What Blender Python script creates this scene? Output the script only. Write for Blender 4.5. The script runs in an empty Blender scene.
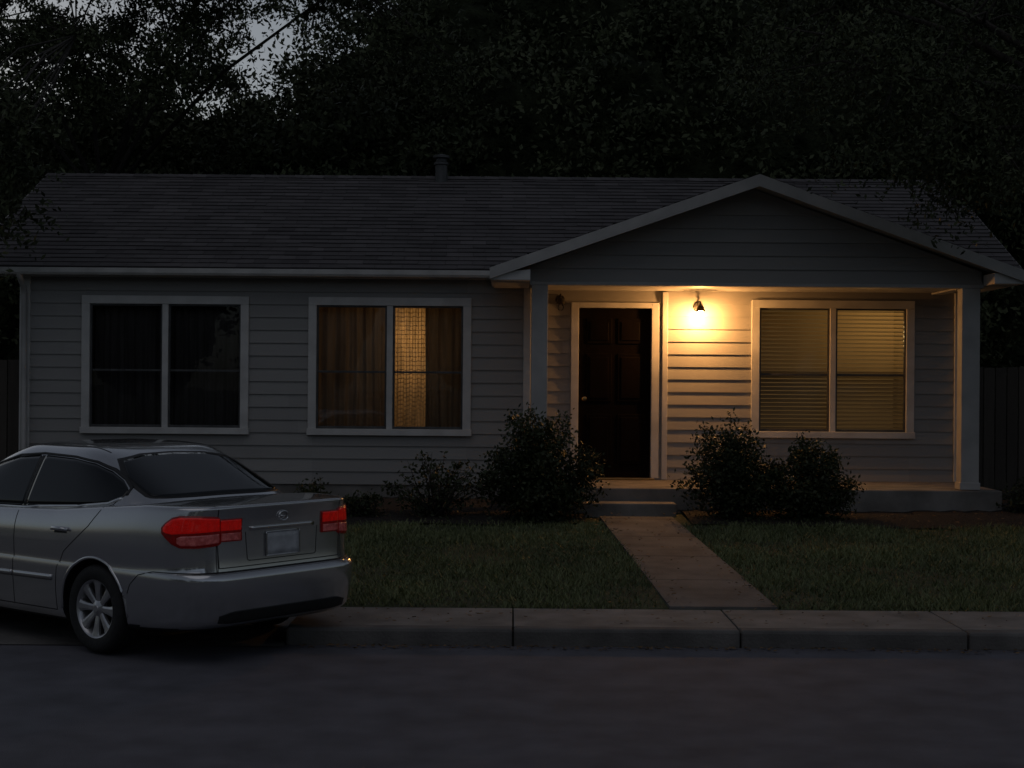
import bpy, bmesh, math, random
import numpy as np
from mathutils import Vector, Matrix, noise
from mathutils.bvhtree import BVHTree
random.seed(7); RNG=np.random.default_rng(7)
sc=bpy.context.scene
sc.view_settings.view_transform='Standard'
try: sc.view_settings.look='None'
except Exception: pass
sc.view_settings.exposure=0

# ------------------------------------------------------------ materials
def pmat(name,c1,c2=None,rough=.7,scale=8,detail=6,bump=0,bscale=None,metal=0,spec=.5,coat=0,stretch=(1,1,1),lo=.35,hi=.65,bdist=.01,attr=None):
    m=bpy.data.materials.new(name); m.use_nodes=True
    nt=m.node_tree; N=nt.nodes; L=nt.links; b=N['Principled BSDF']
    b.inputs['Roughness'].default_value=rough; b.inputs['Metallic'].default_value=metal
    b.inputs['Specular IOR Level'].default_value=spec
    if coat: b.inputs['Coat Weight'].default_value=coat; b.inputs['Coat Roughness'].default_value=.03
    c2=c2 or c1
    tc=N.new('ShaderNodeTexCoord'); mp=N.new('ShaderNodeMapping'); mp.inputs['Scale'].default_value=stretch
    L.new(tc.outputs['Object'],mp.inputs['Vector'])
    r=N.new('ShaderNodeValToRGB'); r.color_ramp.elements[0].position=lo; r.color_ramp.elements[1].position=hi
    r.color_ramp.elements[0].color=(*c1,1); r.color_ramp.elements[1].color=(*c2,1)
    n=N.new('ShaderNodeTexNoise'); n.inputs['Scale'].default_value=scale; n.inputs['Detail'].default_value=detail
    L.new(mp.outputs[0],n.inputs['Vector'])
    if attr:
        a=N.new('ShaderNodeAttribute'); a.attribute_name=attr
        mm=N.new('ShaderNodeMath'); mm.operation='MULTIPLY_ADD'; mm.inputs[1].default_value=.45
        m2=N.new('ShaderNodeMath'); m2.operation='MULTIPLY_ADD'; m2.inputs[1].default_value=.55; m2.inputs[2].default_value=0
        L.new(a.outputs['Fac'],m2.inputs[0]); L.new(n.outputs['Fac'],mm.inputs[0]); L.new(m2.outputs[0],mm.inputs[2])
        L.new(mm.outputs[0],r.inputs['Fac'])
    else: L.new(n.outputs['Fac'],r.inputs['Fac'])
    L.new(r.outputs['Color'],b.inputs['Base Color'])
    if bump:
        nb=N.new('ShaderNodeTexNoise'); nb.inputs['Scale'].default_value=bscale or scale*4; nb.inputs['Detail'].default_value=8
        L.new(mp.outputs[0],nb.inputs['Vector'])
        bp=N.new('ShaderNodeBump'); bp.inputs['Strength'].default_value=bump; bp.inputs['Distance'].default_value=bdist
        L.new(nb.outputs['Fac'],bp.inputs['Height']); L.new(bp.outputs[0],b.inputs['Normal'])
    return m
def emit(name,c,s):
    m=bpy.data.materials.new(name); m.use_nodes=True; b=m.node_tree.nodes['Principled BSDF']
    b.inputs['Base Color'].default_value=(*c,1); b.inputs['Emission Color'].default_value=(*c,1); b.inputs['Emission Strength'].default_value=s
    return m
def glassmat(name,tint=(1,1,1),rough=0):
    m=bpy.data.materials.new(name); m.use_nodes=True; nt=m.node_tree; N=nt.nodes; L=nt.links
    N.remove(N['Principled BSDF']); o=N['Material Output']
    t=N.new('ShaderNodeBsdfTransparent'); t.inputs[0].default_value=(*tint,1)
    g=N.new('ShaderNodeBsdfGlossy'); g.inputs['Roughness'].default_value=rough
    tc=N.new('ShaderNodeTexCoord'); n=N.new('ShaderNodeTexNoise'); n.inputs['Scale'].default_value=1.2; bp=N.new('ShaderNodeBump'); bp.inputs['Strength'].default_value=.1; bp.inputs['Distance'].default_value=.02
    L.new(tc.outputs['Object'],n.inputs['Vector']); L.new(n.outputs['Fac'],bp.inputs['Height']); L.new(bp.outputs[0],g.inputs['Normal'])
    f=N.new('ShaderNodeFresnel'); f.inputs[0].default_value=1.5
    mx=N.new('ShaderNodeMixShader'); L.new(f.outputs[0],mx.inputs[0]); L.new(t.outputs[0],mx.inputs[1]); L.new(g.outputs[0],mx.inputs[2]); L.new(mx.outputs[0],o.inputs['Surface'])
    return m
def clothmat(name,c,trans,wscale=None,var=.55):
    m=bpy.data.materials.new(name); m.use_nodes=True; nt=m.node_tree; N=nt.nodes; L=nt.links
    N.remove(N['Principled BSDF']); o=N['Material Output']
    d=N.new('ShaderNodeBsdfDiffuse'); t=N.new('ShaderNodeBsdfTranslucent')
    mx=N.new('ShaderNodeMixShader'); mx.inputs[0].default_value=trans
    n=N.new('ShaderNodeTexNoise'); n.inputs['Scale'].default_value=wscale or 12; n.inputs['Detail'].default_value=6
    tc=N.new('ShaderNodeTexCoord'); mp=N.new('ShaderNodeMapping'); mp.inputs['Scale'].default_value=(1,1,.12)
    L.new(tc.outputs['Object'],mp.inputs[0]); L.new(mp.outputs[0],n.inputs['Vector'])
    r=N.new('ShaderNodeValToRGB'); r.color_ramp.elements[0].color=(*[x*var for x in c],1); r.color_ramp.elements[1].color=(*c,1)
    r.color_ramp.elements[0].position=.3; r.color_ramp.elements[1].position=.7
    L.new(n.outputs['Fac'],r.inputs['Fac']); L.new(r.outputs[0],d.inputs[0]); L.new(r.outputs[0],t.inputs[0])
    L.new(d.outputs[0],mx.inputs[1]); L.new(t.outputs[0],mx.inputs[2]); L.new(mx.outputs[0],o.inputs['Surface'])
    return m

M={}
M['siding']=pmat('siding_paint',(.25,.24,.23),(.34,.328,.31),.6,1.6,8,.25,30,stretch=(.6,1,3),bdist=.004,attr='shade',lo=.0,hi=1)
M['trim']=pmat('trim_paint',(.50,.485,.465),(.62,.605,.58),.5,4,8,.15,40,bdist=.003)
M['soffit']=pmat('soffit_paint',(.36,.35,.335),(.44,.425,.405),.6,4)
M['shingle']=pmat('asphalt_shingle',(.05,.045,.046),(.115,.105,.107),.9,2.2,10,.6,150,bdist=.004,attr='shade',lo=.2,hi=.85)
M['concrete']=pmat('concrete',(.13,.12,.108),(.26,.24,.22),.85,3.5,12,.5,60,bdist=.006,lo=.3,hi=.7)
M['walk']=pmat('sidewalk_concrete',(.07,.065,.061),(.17,.16,.15),.85,2.5,12,.6,50,bdist=.008,lo=.3,hi=.7)
M['asphalt']=pmat('asphalt_road',(.078,.076,.088),(.13,.127,.148),.8,3,15,.8,140,bdist=.008,lo=.3,hi=.7)
M['grass_soil']=pmat('lawn_ground',(.032,.037,.016),(.065,.074,.034),.95,6,10,.8,40,bdist=.03)
M['blade']=pmat('grass_blade',(.05,.066,.022),(.21,.235,.095),.6,.9,6,attr='shade',lo=.2,hi=.85)
M['mulch']=pmat('mulch',(.008,.006,.005),(.03,.022,.016),.95,30,8,1,60,bdist=.03)
M['door']=pmat('door_paint',(.003,.0016,.0012),(.005,.0026,.002),.6,3,6,.1,30,spec=.08,stretch=(4,4,.6))
M['metal']=pmat('dark_metal',(.03,.028,.026),(.05,.045,.04),.4,9,metal=.7)
M['brass']=pmat('brass',(.4,.28,.12),(.5,.35,.16),.3,9,metal=1)
M['vent']=pmat('galvanised_metal',(.07,.07,.07),(.11,.11,.11),.5,9,metal=.6)
M['fence']=pmat('fence_wood',(.05,.042,.035),(.11,.095,.08),.9,3,8,.5,30,stretch=(6,6,.5),attr='shade',lo=.2,hi=.8)
M['bark']=pmat('bark',(.03,.025,.02),(.07,.06,.05),.95,6,10,1,20,stretch=(2,2,.4),bdist=.05)
M['leaf']=pmat('tree_leaf',(.014,.020,.009),(.095,.112,.052),.6,.5,4,spec=.25,attr='shade',lo=.15,hi=.9)
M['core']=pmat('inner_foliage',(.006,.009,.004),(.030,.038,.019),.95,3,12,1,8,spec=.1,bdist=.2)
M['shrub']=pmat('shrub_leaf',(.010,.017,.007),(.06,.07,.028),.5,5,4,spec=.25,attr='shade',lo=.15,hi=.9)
M['litter']=pmat('dry_leaf',(.05,.03,.012),(.22,.13,.06),.8,4,4,attr='shade',lo=.1,hi=.9)
M['glass']=glassmat('window_glass')
M['cur_dark']=clothmat('drape_cloth',(.10,.09,.088),0.0)
M['cur_side']=clothmat('drape_cloth_lit',(.24,.19,.13),.06)
M['cur_mid']=clothmat('drape_cloth_thin',(.32,.25,.18),.10)
M['sheer']=clothmat('sheer_cloth',(.80,.62,.37),.42,30,.5)
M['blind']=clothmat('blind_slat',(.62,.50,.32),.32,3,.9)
M['blind_shaded']=clothmat('blind_slat_shaded',(.34,.28,.19),.08,3,.9)  # same slats, the dimmer lower half put into colour and translucency
M['inner']=pmat('interior_paint',(.4,.36,.3),(.5,.45,.38),.8,2)
M['bulb']=emit('lit_bulb',(1,.46,.135),1080)
M['paint']=pmat('silver_paint',(.58,.58,.59),(.64,.64,.65),.19,260,3,metal=.85,coat=1)
M['carglass']=pmat('tinted_glass',(.004,.005,.006),(.006,.007,.008),.02,5,spec=.55)
M['rubber']=pmat('tyre_rubber',(.012,.012,.012),(.022,.022,.022),.75,30,bump=.3,bscale=80)
M['black']=pmat('black_plastic',(.01,.01,.01),(.018,.018,.018),.55,20)
M['alloy']=pmat('alloy_wheel',(.5,.5,.51),(.6,.6,.61),.3,10,metal=.8)
M['chrome']=pmat('chrome_trim',(.7,.7,.7),(.75,.75,.75),.12,10,metal=1)
M['plate']=pmat('licence_plate_face',(.40,.41,.43),(.54,.55,.57),.45,14,3)
def red_glow_mat(name,c,e):
    m=pmat(name,c,tuple(min(1,x*1.8) for x in c),.15,30,3,bump=.6,bscale=90,coat=.6,spec=.3,bdist=.006,lo=.4,hi=.6)
    b=m.node_tree.nodes['Principled BSDF']; b.inputs['Emission Color'].default_value=(1,.012,.006,1); b.inputs['Emission Strength'].default_value=e  # weak red glow put into the unlit lenses
    return m
M['red']=red_glow_mat('tail_lamp_red',(.34,.004,.003),.085)
M['red2']=red_glow_mat('tail_lamp_dark_red',(.12,.003,.002),.012)
M['redw']=red_glow_mat('tail_lamp_clear',(.36,.13,.12),.02)
M['lamp']=pmat('headlamp_lens',(.5,.5,.52),(.6,.6,.62),.1,10,metal=.6)

# ------------------------------------------------------------ helpers
def empty(name,loc=(0,0,0)):
    e=bpy.data.objects.new(name,None); sc.collection.objects.link(e); e.location=loc; e.empty_display_size=.3; return e
def mkobj(name,verts,faces,mat,parent=None,smooth=False,shade=None):
    me=bpy.data.meshes.new(name)
    me.from_pydata([tuple(v) for v in verts],[],[tuple(f) for f in faces]); me.update()
    if shade is not None:
        a=me.attributes.new('shade','FLOAT','FACE'); a.data.foreach_set('value',np.asarray(shade,dtype=np.float32))
    if smooth: me.polygons.foreach_set('use_smooth',[True]*len(me.polygons))
    o=bpy.data.objects.new(name,me); sc.collection.objects.link(o)
    if mat: me.materials.append(mat)
    if parent: o.parent=parent
    return o
def quadcloud(name,V,mat,parent=None,shade=None):
    n=len(V); me=bpy.data.meshes.new(name); me.vertices.add(n*4); me.loops.add(n*4); me.polygons.add(n)
    me.vertices.foreach_set('co',V.reshape(-1).astype(np.float32)); me.loops.foreach_set('vertex_index',np.arange(n*4,dtype=np.int32))
    me.polygons.foreach_set('loop_start',np.arange(0,n*4,4,dtype=np.int32)); me.polygons.foreach_set('loop_total',np.full(n,4,dtype=np.int32))
    me.update(calc_edges=True)
    if shade is not None:
        a=me.attributes.new('shade','FLOAT','FACE'); a.data.foreach_set('value',shade.astype(np.float32))
    me.materials.append(mat); o=bpy.data.objects.new(name,me); sc.collection.objects.link(o)
    if parent: o.parent=parent
    return o
def boxes(name,lst,mat,parent=None,bevel=0):
    V=[];F=[];S=[]
    for b in lst:
        x0,x1,y0,y1,z0,z1=b; k=len(V)
        V+=[(x0,y0,z0),(x1,y0,z0),(x1,y1,z0),(x0,y1,z0),(x0,y0,z1),(x1,y0,z1),(x1,y1,z1),(x0,y1,z1)]
        F+=[(k,k+3,k+2,k+1),(k+4,k+5,k+6,k+7),(k,k+1,k+5,k+4),(k+1,k+2,k+6,k+5),(k+2,k+3,k+7,k+6),(k+3,k,k+4,k+7)]
        S+=[random.random()]*6
    o=mkobj(name,V,F,mat,parent,shade=S)
    if bevel:
        m=o.modifiers.new('b','BEVEL'); m.width=bevel; m.segments=2
    return o
def tubes(name,paths,mat,parent=None,ns=7):
    V=[];F=[]
    for pts,rad in paths:
        pts=[Vector(p) for p in pts]; k0=len(V)
        for i,p in enumerate(pts):
            d=(pts[min(i+1,len(pts)-1)]-pts[max(i-1,0)]).normalized()
            a=d.cross(Vector((0,0,1)) if abs(d.z)<.9 else Vector((1,0,0))).normalized(); b=d.cross(a)
            for j in range(ns):
                t=2*math.pi*j/ns; V.append(p+(a*math.cos(t)+b*math.sin(t))*rad[i])
        for i in range(len(pts)-1):
            for j in range(ns):
                F.append((k0+i*ns+j,k0+i*ns+(j+1)%ns,k0+(i+1)*ns+(j+1)%ns,k0+(i+1)*ns+j))
        F.append(tuple(k0+j for j in range(ns))[::-1]); F.append(tuple(k0+(len(pts)-1)*ns+j for j in range(ns)))
    return mkobj(name,V,F,mat,parent,smooth=True)
def lathe(name,prof,mat,parent=None,axis='z',seg=40,loc=(0,0,0),sharp=35):
    V=[];F=[];n=len(prof)
    for j in range(seg):
        t=2*math.pi*j/seg
        for r,h in prof:
            a,b=r*math.cos(t),r*math.sin(t)
            V.append((a+loc[0],b+loc[1],h+loc[2]) if axis=='z' else (a+loc[0],h+loc[1],b+loc[2]))
    for j in range(seg):
        for i in range(n-1):
            F.append((j*n+i,((j+1)%seg)*n+i,((j+1)%seg)*n+i+1,j*n+i+1))
    o=mkobj(name,V,F,mat,parent,smooth=True)
    bm=bmesh.new(); bm.from_mesh(o.data); bmesh.ops.remove_doubles(bm,verts=bm.verts,dist=1e-5); bmesh.ops.recalc_face_normals(bm,faces=bm.faces); bm.to_mesh(o.data); bm.free()
    o.data.set_sharp_from_angle(angle=math.radians(sharp)); return o

# ------------------------------------------------------------ terrain
PAD=[(-9.5,9.9),(-1.5,9.9),(-1.5,10.97),(-1.62,11.35),(-4.5,13.9),(-7.0,14.2),(-7.0,26),(-9.5,26)]
def inpoly(x,y,P=PAD):
    c=False
    for i in range(len(P)):
        x1,y1=P[i];x2,y2=P[i-1]
        if (y1>y)!=(y2>y) and x<(x2-x1)*(y-y1)/(y2-y1)+x1: c=not c
    return c
def pdist(x,y,P=PAD):
    d=1e9
    for i in range(len(P)):
        x1,y1=P[i];x2,y2=P[i-1]; dx,dy=x2-x1,y2-y1
        t=max(0,min(1,((x-x1)*dx+(y-y1)*dy)/(dx*dx+dy*dy))); d=min(d,math.hypot(x-x1-t*dx,y-y1-t*dy))
    return d
def lawnz(y): return float(np.interp(y,[10.95,16.0,17.2,400],[.112,.335,.37,.37]))
def gz(x,y):
    if y<10.94: return -.03
    z=lawnz(y)+.008*math.sin(x*1.7+y)+.006*math.sin(y*2.3-x*.9)
    if inpoly(x,y): return -.03
    d=pdist(x,y); t=max(0,min(1,d/.16)); return -.03+(z+.03)*t
xs=[-400,-150,-60,-25,-14]+list(np.arange(-10.5,8.01,.16))+[9,11,14,25,60,150,400]
ys=[-400,-100,-20,0,5,9.8,10.2,10.93,10.95]+list(np.arange(11.05,18,.16))+[19,20,22,24,26,30,45,80,160,400]
V=[(x,y,gz(x,y)) for y in ys for x in xs]; nx=len(xs)
F=[(j*nx+i,j*nx+i+1,(j+1)*nx+i+1,(j+1)*nx+i) for j in range(len(ys)-1) for i in range(nx-1)]
mkobj('lawn_ground',V,F,M['grass_soil'],smooth=True)
mkobj('road',[(-400,1.0,0),(400,1.0,0),(400,10.01,0),(-400,10.01,0)],[(0,1,2,3)],M['asphalt'])
mkobj('driveway',[(x,y,.006) for x,y in PAD],[tuple(range(len(PAD)))],M['walk'])
L=[];K=[]
for i in range(26):
    x0=-1.5+i*1.52; K.append((x0+.004,x0+1.516,10.0,10.135,-.1,.118+random.uniform(-.003,.003))); L.append((x0+.005,x0+1.515,10.14,10.955,-.1,.116+random.uniform(-.004,.004)))
    x0=-11.02-i*1.52; K.append((x0+.004,x0+1.516,10.0,10.135,-.1,.118)); L.append((x0+.005,x0+1.515,10.14,10.955,-.1,.116))
boxes('kerb',K,M['walk'],bevel=.022); boxes('sidewalk',L,M['concrete'],bevel=.006)
boxes('opposite_sidewalk',[(-60,60,-.9,.98,-.1,.12)],M['walk'],bevel=.01)
V=[];F=[]
def px(y): t=(y-10.96)/(16.0-10.96); return 1.168+(0.94-1.168)*t, 1.956+(1.71-1.956)*t
yy=[10.965,12.1,13.3,14.5,15.75]; yy.append(15.95)
for a,b in zip(yy[:-1],yy[1:]):
    a+=.006;b-=.006;k=len(V)
    for y in (a,b):
        l,r=px(y)
        for x in (l,r): V.append((x,y,lawnz(y)+.02)); V.append((x,y,-.05))
    F+=[(k,k+2,k+6,k+4),(k,k+1,k+3,k+2),(k+2,k+3,k+7,k+6),(k+6,k+7,k+5,k+4),(k+4,k+5,k+1,k)]
mkobj('garden_path',V,F,M['walk'])
V=[];F=[];nb=90
for i in range(nb+1):
    x=-6+i*(12.2)/nb
    for j,t in enumerate(np.linspace(0,1,8)):
        e=15.35+.13*math.sin(x*1.3)+.05*math.sin(x*5.1)
        y=e+(17.85-e)*t; V.append((x,y,gz(x,y)+.012+.03*min(1,t*6)+random.uniform(-.012,.012)))
for i in range(nb):
    for j in range(7):
        cx=(V[i*8+j][0]+V[(i+1)*8+j][0])/2
        if V[i*8+j][1]<16.3 and .80<cx<1.85: continue
        F.append((i*8+j,(i+1)*8+j,(i+1)*8+j+1,i*8+j+1))
mkobj('mulch_bed',V,F,M['mulch'],smooth=True)
def grass(n,x0,x1,y0,y1,h):
    X=RNG.uniform(x0,x1,n); Y=RNG.uniform(y0,y1,n); keep=[]
    for x,y in zip(X,Y):
        ok=True
        l,r=px(y)
        if l-.01<x<r+.01: ok = (random.random()<.06 and (x<l+.05 or x>r-.05))
        if y>15.45+.13*math.sin(x*1.3)+random.uniform(-.1,.1): ok=False
        if inpoly(x,y): ok=False
        if ok and noise.noise(Vector((x*1.4,y*1.1,0)))<-.22 and random.random()<.6: ok=False
        keep.append(ok)
    X=X[keep];Y=Y[keep];n=len(X)
    Z=np.array([gz(a,b) for a,b in zip(X,Y)])
    patch=np.clip(np.array([.5+.9*noise.noise(Vector((a*1.3,b*1.0,3))) for a,b in zip(X,Y)]),0,1)
    H=h*RNG.uniform(.5,1.3,n)*(.6+.7*patch); A=RNG.uniform(0,6.28,n); W=RNG.uniform(.004,.008,n)
    lx=RNG.normal(0,.6,n)*H; ly=RNG.normal(0,.6,n)*H
    P=np.zeros((n,4,3)); ca,sa=np.cos(A)*W,np.sin(A)*W
    P[:,0]=np.stack([X-ca,Y-sa,Z-.005],1);P[:,1]=np.stack([X+ca,Y+sa,Z-.005],1)
    P[:,2]=np.stack([X+lx+ca*.2,Y+ly+sa*.2,Z+H],1);P[:,3]=np.stack([X+lx-ca*.2,Y+ly-sa*.2,Z+H],1)
    return P,np.clip(.5*patch+RNG.uniform(0,.5,n),0,1)
P,S=grass(125000,-3.6,7.5,10.97,15.7,.040); quadcloud('lawn_grass',P,M['blade'],None,S)

def leaves(C,size,droop=.3,aspect=.45):
    n=len(C); a=RNG.normal(0,1,(n,3)); a[:,2]-=droop; a/=np.linalg.norm(a,axis=1)[:,None]
    r=RNG.normal(0,1,(n,3)); b=np.cross(a,r); b/=np.linalg.norm(b,axis=1)[:,None]
    s=(size*RNG.uniform(.6,1.3,n))[:,None]
    return np.stack([C-a*s*.5,C+b*s*aspect*.5,C+a*s*.5,C-b*s*aspect*.5],1)
def litter(n,fx):
    C=[];
    for i in range(n): C.append(fx())
    C=np.array(C); P=leaves(C,.042,0,.6); P[:,:,2]=C[:,None,2]+(P[:,:,2]-C[:,None,2])*.25; return P
def lf():
    r=random.random()
    if r<.36: x=random.uniform(-1.4,7); y=9.98-abs(random.gauss(0,.08)); return (x,y,.012)
    if r<.5: x=random.uniform(-1.4,7); y=random.uniform(10.15,10.95); return (x,y,.13)
    if r<.6: y=random.uniform(11,15.9); l,rr=px(y); return (random.choice([l+abs(random.gauss(0,.08)),rr-abs(random.gauss(0,.08)),random.uniform(l,rr)]),y,lawnz(y)+.032)
    if r<.72: x=random.uniform(-3,7); y=random.uniform(11,15.4); return (x,y,gz(x,y)+.04)
    x=random.uniform(-5,6); y=random.uniform(15.4,16.4); return (x,y,gz(x,y)+.06)
P=litter(1700,lf); quadcloud('fallen_leaves',P,M['litter'],None,RNG.uniform(0,1,len(P)))

# ------------------------------------------------------------ house
H=empty('suburban_house')
YW=17.9; YL=17.6; q_=YL/YW
def zq(z): return 1.75+(z-1.75)*q_
WINS=[(-5.13*q_,-3.14*q_,zq(1.125),zq(2.768),YL),(-2.43*q_,-.49*q_,zq(1.125),zq(2.768),YL),(2.85,4.79,1.135,2.775,YW)]
OPEN=[(a+.05,b-.05,c+.05,d-.05) for a,b,c,d,_ in WINS]+[(.75,1.70,.50,2.70)]
def siding(name,x0,x1,z0,z1,yw,openings,lim=None,exp=.15,parent=H):
    V=[];F=[];S=[]
    cuts=sorted(set([x0,x1]+[v for o in openings for v in o[:2] if x0<v<x1]))
    z=z0
    while z<z1-1e-4:
        ze=min(z+exp,z1)
        def yy(q): return yw-.020+.016*(q-z)/exp
        joints=[] if lim else sorted(random.uniform(x0,x1) for _ in range(3))
        for a,b in zip(cuts[:-1],cuts[1:]):
            segs=[(z,ze)]
            for o in openings:
                if o[0]<=(a+b)/2<=o[1]:
                    ns=[]
                    for p,q in segs:
                        if o[3]<=p or o[2]>=q: ns.append((p,q))
                        else:
                            if p<o[2]: ns.append((p,o[2]))
                            if q>o[3]: ns.append((o[3],q))
                    segs=ns
            aa=[a]+[j for j in joints if a<j<b]+[b]
            for p,q in segs:
                for a2,b2 in zip(aa[:-1],aa[1:]):
                    l0,r0,l1,r1=a2,b2,a2,b2
                    if lim:
                        L0,R0=lim(p);L1,R1=lim(q); l0=max(l0,L0);r0=min(r0,R0);l1=max(l1,L1);r1=min(r1,R1)
                        if r0<=l0: continue
                        if r1<l1: l1=r1=(L1+R1)/2
                    k=len(V); sh=random.random()
                    V+=[(l0,yy(p),p),(r0,yy(p),p),(r1,yy(q),q),(l1,yy(q),q)]; F.append((k,k+1,k+2,k+3)); S.append(sh)
                    if abs(p-z)<1e-6:
                        V+=[(l0,yw,p),(r0,yw,p)]; F.append((k+4,k+5,k+1,k)); S.append(sh)
        z=ze
    return mkobj(name,V,F,M['siding'],parent,shade=S)
siding('left_wing_siding',-5.75,.20,.56,2.975,YL,OPEN[:2])
siding('porch_wall_siding',.205,5.35,.62,2.985,YW,OPEN[2:])
boxes('wing_return_wall',[(.13,.202,YL+.004,17.99,.1,2.975)],M['siding'],H)
boxes('foundation',[(-5.73,.128,YL+.005,17.80,.1,.558),(.205,5.33,17.905,18.05,.1,.618)],M['concrete'],H)
boxes('side_walls',[(-5.75,-5.65,YL+.006,23.3,.1,3.0),(5.25,5.35,17.906,23.3,.1,3.0),(-5.64,5.24,23.2,23.3,.1,3.0)],M['siding'],H)
boxes('interior_partitions',[(-2.77,-2.69,17.615,20.59,.5,2.97),(.04,.12,17.615,20.59,.5,2.97),(1.95,2.03,17.915,20.59,.5,2.97),(-5.64,5.24,20.6,20.68,.5,2.97),(-5.64,.12,17.81,23.19,.45,.5),(.21,5.24,18.06,23.19,.45,.5),(-5.64,.125,17.63,23.19,2.976,2.99),(.21,5.24,17.93,23.19,2.976,2.99)],M['inner'],H)
boxes('corner_boards',[(-5.77,-5.65,YL-.045,YL,.55,2.975),(.13,.215,YL-.04,YL+.002,.55,2.97),(5.27,5.37,17.855,17.90,.625,2.98)],M['trim'],H,.004)
boxes('door_side_board',[(1.785,1.85,17.845,17.895,.625,2.86)],M['trim'],H,.006)
T=[];SA=[];V=[];F=[]
for wi,(a,b,c,d,yw) in enumerate(WINS):
    w=.095; y0,y1=yw-.045,yw-.001
    T+=[(a,b,y0,y1,d-w,d),(a,a+w,y0,y1,c+w-.02,d-w),(b-w,b,y0,y1,c+w-.02,d-w)]
    T+=[(a-.01,b+.01,y0-.02,y1,c+.0,c+w-.02)]
    T+=[((a+b)/2-.035,(a+b)/2+.035,y0+.008,y1+.05,c+w-.02,d-w)]
    zm=c+(d-c)*.46
    for (p,q) in ((a+w,(a+b)/2-.035),((a+b)/2+.035,b-w)):
        SA+=[(p,p+.022,yw-.012,yw+.03,c+w-.02,d-w),(q-.022,q,yw-.012,yw+.03,c+w-.02,d-w),(p+.022,q-.022,yw-.012,yw+.03,d-w-.022,d-w),(p+.022,q-.022,yw-.012,yw+.03,c+w-.02,c+w+.01)]
        SA+=[(p+.022,q-.022,yw-.002,yw+.03,zm-.012,zm+.012)]
    k=len(V);V+=[(a+w,yw+.012,c+w-.02),(b-w,yw+.012,c+w-.02),(b-w,yw+.012,d-w),(a+w,yw+.012,d-w)];F.append((k,k+1,k+2,k+3))
boxes('window_trim',T,M['trim'],H,.004); boxes('window_sashes',SA,M['vent'],H,.002)
mkobj('window_panes',V,F,M['glass'],H)
def drape(name,x0,x1,z0,z1,y,mat,amp=.025,k=46,seed=0):
    n=int((x1-x0)*90)+2; V=[];F=[]
    rows=6
    for j in range(rows+1):
        z=z0+(z1-z0)*j/rows
        for i in range(n):
            x=x0+(x1-x0)*i/(n-1); ph=k*x+1.5*math.sin(x*7+seed)
            V.append((x+.006*math.sin(z*3+x*9),y+amp*(math.sin(ph)+.4*math.sin(ph*2.3+seed))*(1-.25*j/rows),z))
    for j in range(rows):
        for i in range(n-1): F.append((j*n+i,j*n+i+1,(j+1)*n+i+1,(j+1)*n+i))
    return mkobj(name,V,F,mat,H,smooth=True)
drape('curtain_dark',-4.99,-3.13,1.1,2.74,17.78,M['cur_dark'],seed=2)
drape('curtain_thin',-2.37,-1.415,1.1,2.74,17.78,M['cur_mid'],seed=5)
drape('curtain_sheer',-1.43,-1.0,1.1,2.74,17.82,M['sheer'],.012,60,1)
drape('curtain_side',-1.03,-.48,1.1,2.74,17.79,M['cur_side'],.03,42,8)
Lt=[(-1.42+.033*i,-1.414+.033*i,17.842,17.845,1.12,2.72) for i in range(1,13)]+[(-1.42,-1.01,17.846,17.849,1.12+.05*i,1.127+.05*i) for i in range(32)]
boxes('shade_lattice',Lt,M['inner'],H)
def slats(name,z0,z1,mat,drop):
    V=[];F=[];zz=z1
    while zz>z0:
        for (p,q) in ((2.90,3.80),(3.83,4.75)):
            k=len(V); sag=random.uniform(-.003,.003)
            V+=[(p,18.035,zz+sag-drop),(q,18.035,zz-sag-drop),(q,18.065,zz),(p,18.065,zz)];F.append((k,k+1,k+2,k+3))
        zz-=.048
    return mkobj(name,V,F,mat,H)
slats('blinds',1.93,2.74,M['blind'],.036); slats('blinds_lower',1.12,1.93,M['blind_shaded'],.036)
def plight(name,loc,e,col,r=.06,parent=H):
    l=bpy.data.lights.new(name,'POINT'); l.energy=e; l.color=col; l.shadow_soft_size=r
    o=bpy.data.objects.new(name,l); sc.collection.objects.link(o); o.location=loc; o.parent=parent; return o
plight('room_lamp',(-1.20,18.40,2.25),13,(1,.60,.26))
plight('room_lamp',(4.4,18.7,2.40),14,(1,.64,.25))
DT=[(.70,.79,YW-.04,YW-.001,.64,2.73),(1.66,1.75,YW-.04,YW-.001,.64,2.73),(.79,1.66,YW-.04,YW-.001,2.666,2.73)]
boxes('door_trim',DT,M['trim'],H,.004)
boxes('door_slab',[(.795,1.655,YW+.03,YW+.07,.645,2.66)],M['door'],H)
D=[]
for x0,x1 in ((.89,1.19),(1.26,1.56)):
    for z0,z1 in ((.80,1.40),(1.55,2.12),(2.24,2.54)):
        D.append((x0,x1,YW+.018,YW+.031,z0,z1)); D.append((x0+.04,x1-.04,YW+.010,YW+.019,z0+.04,z1-.04))
boxes('door_panels',D,M['door'],H,.006)
boxes('door_jamb',[(.75,.793,YW+.0,YW+.12,.63,2.70),(1.657,1.70,YW,YW+.12,.63,2.70)],M['trim'],H)
boxes('door_threshold',[(.75,1.70,YW-.10,YW+.05,.622,.643)],M['brass'],H,.004)
lathe('door_knob',[(0,-.065),(.022,-.06),(.03,-.045),(.022,-.03),(.01,-.02),(.01,0),(.028,0),(.028,.01)],M['brass'],H,'y',20,(.865,YW+.03,1.58))
boxes('porch_slab',[(.0,5.40,16.48,YL-.03,.2,.615),(.21,5.40,YL-.028,17.885,.2,.618)],M['concrete'],H,.012)
boxes('porch_step',[(.66,1.78,16.12,16.475,.15,.475)],M['concrete'],H,.012)
boxes('porch_ceiling',[(.22,5.25,16.72,17.87,2.872,2.885)],M['soffit'],H)
PO=[]
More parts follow.
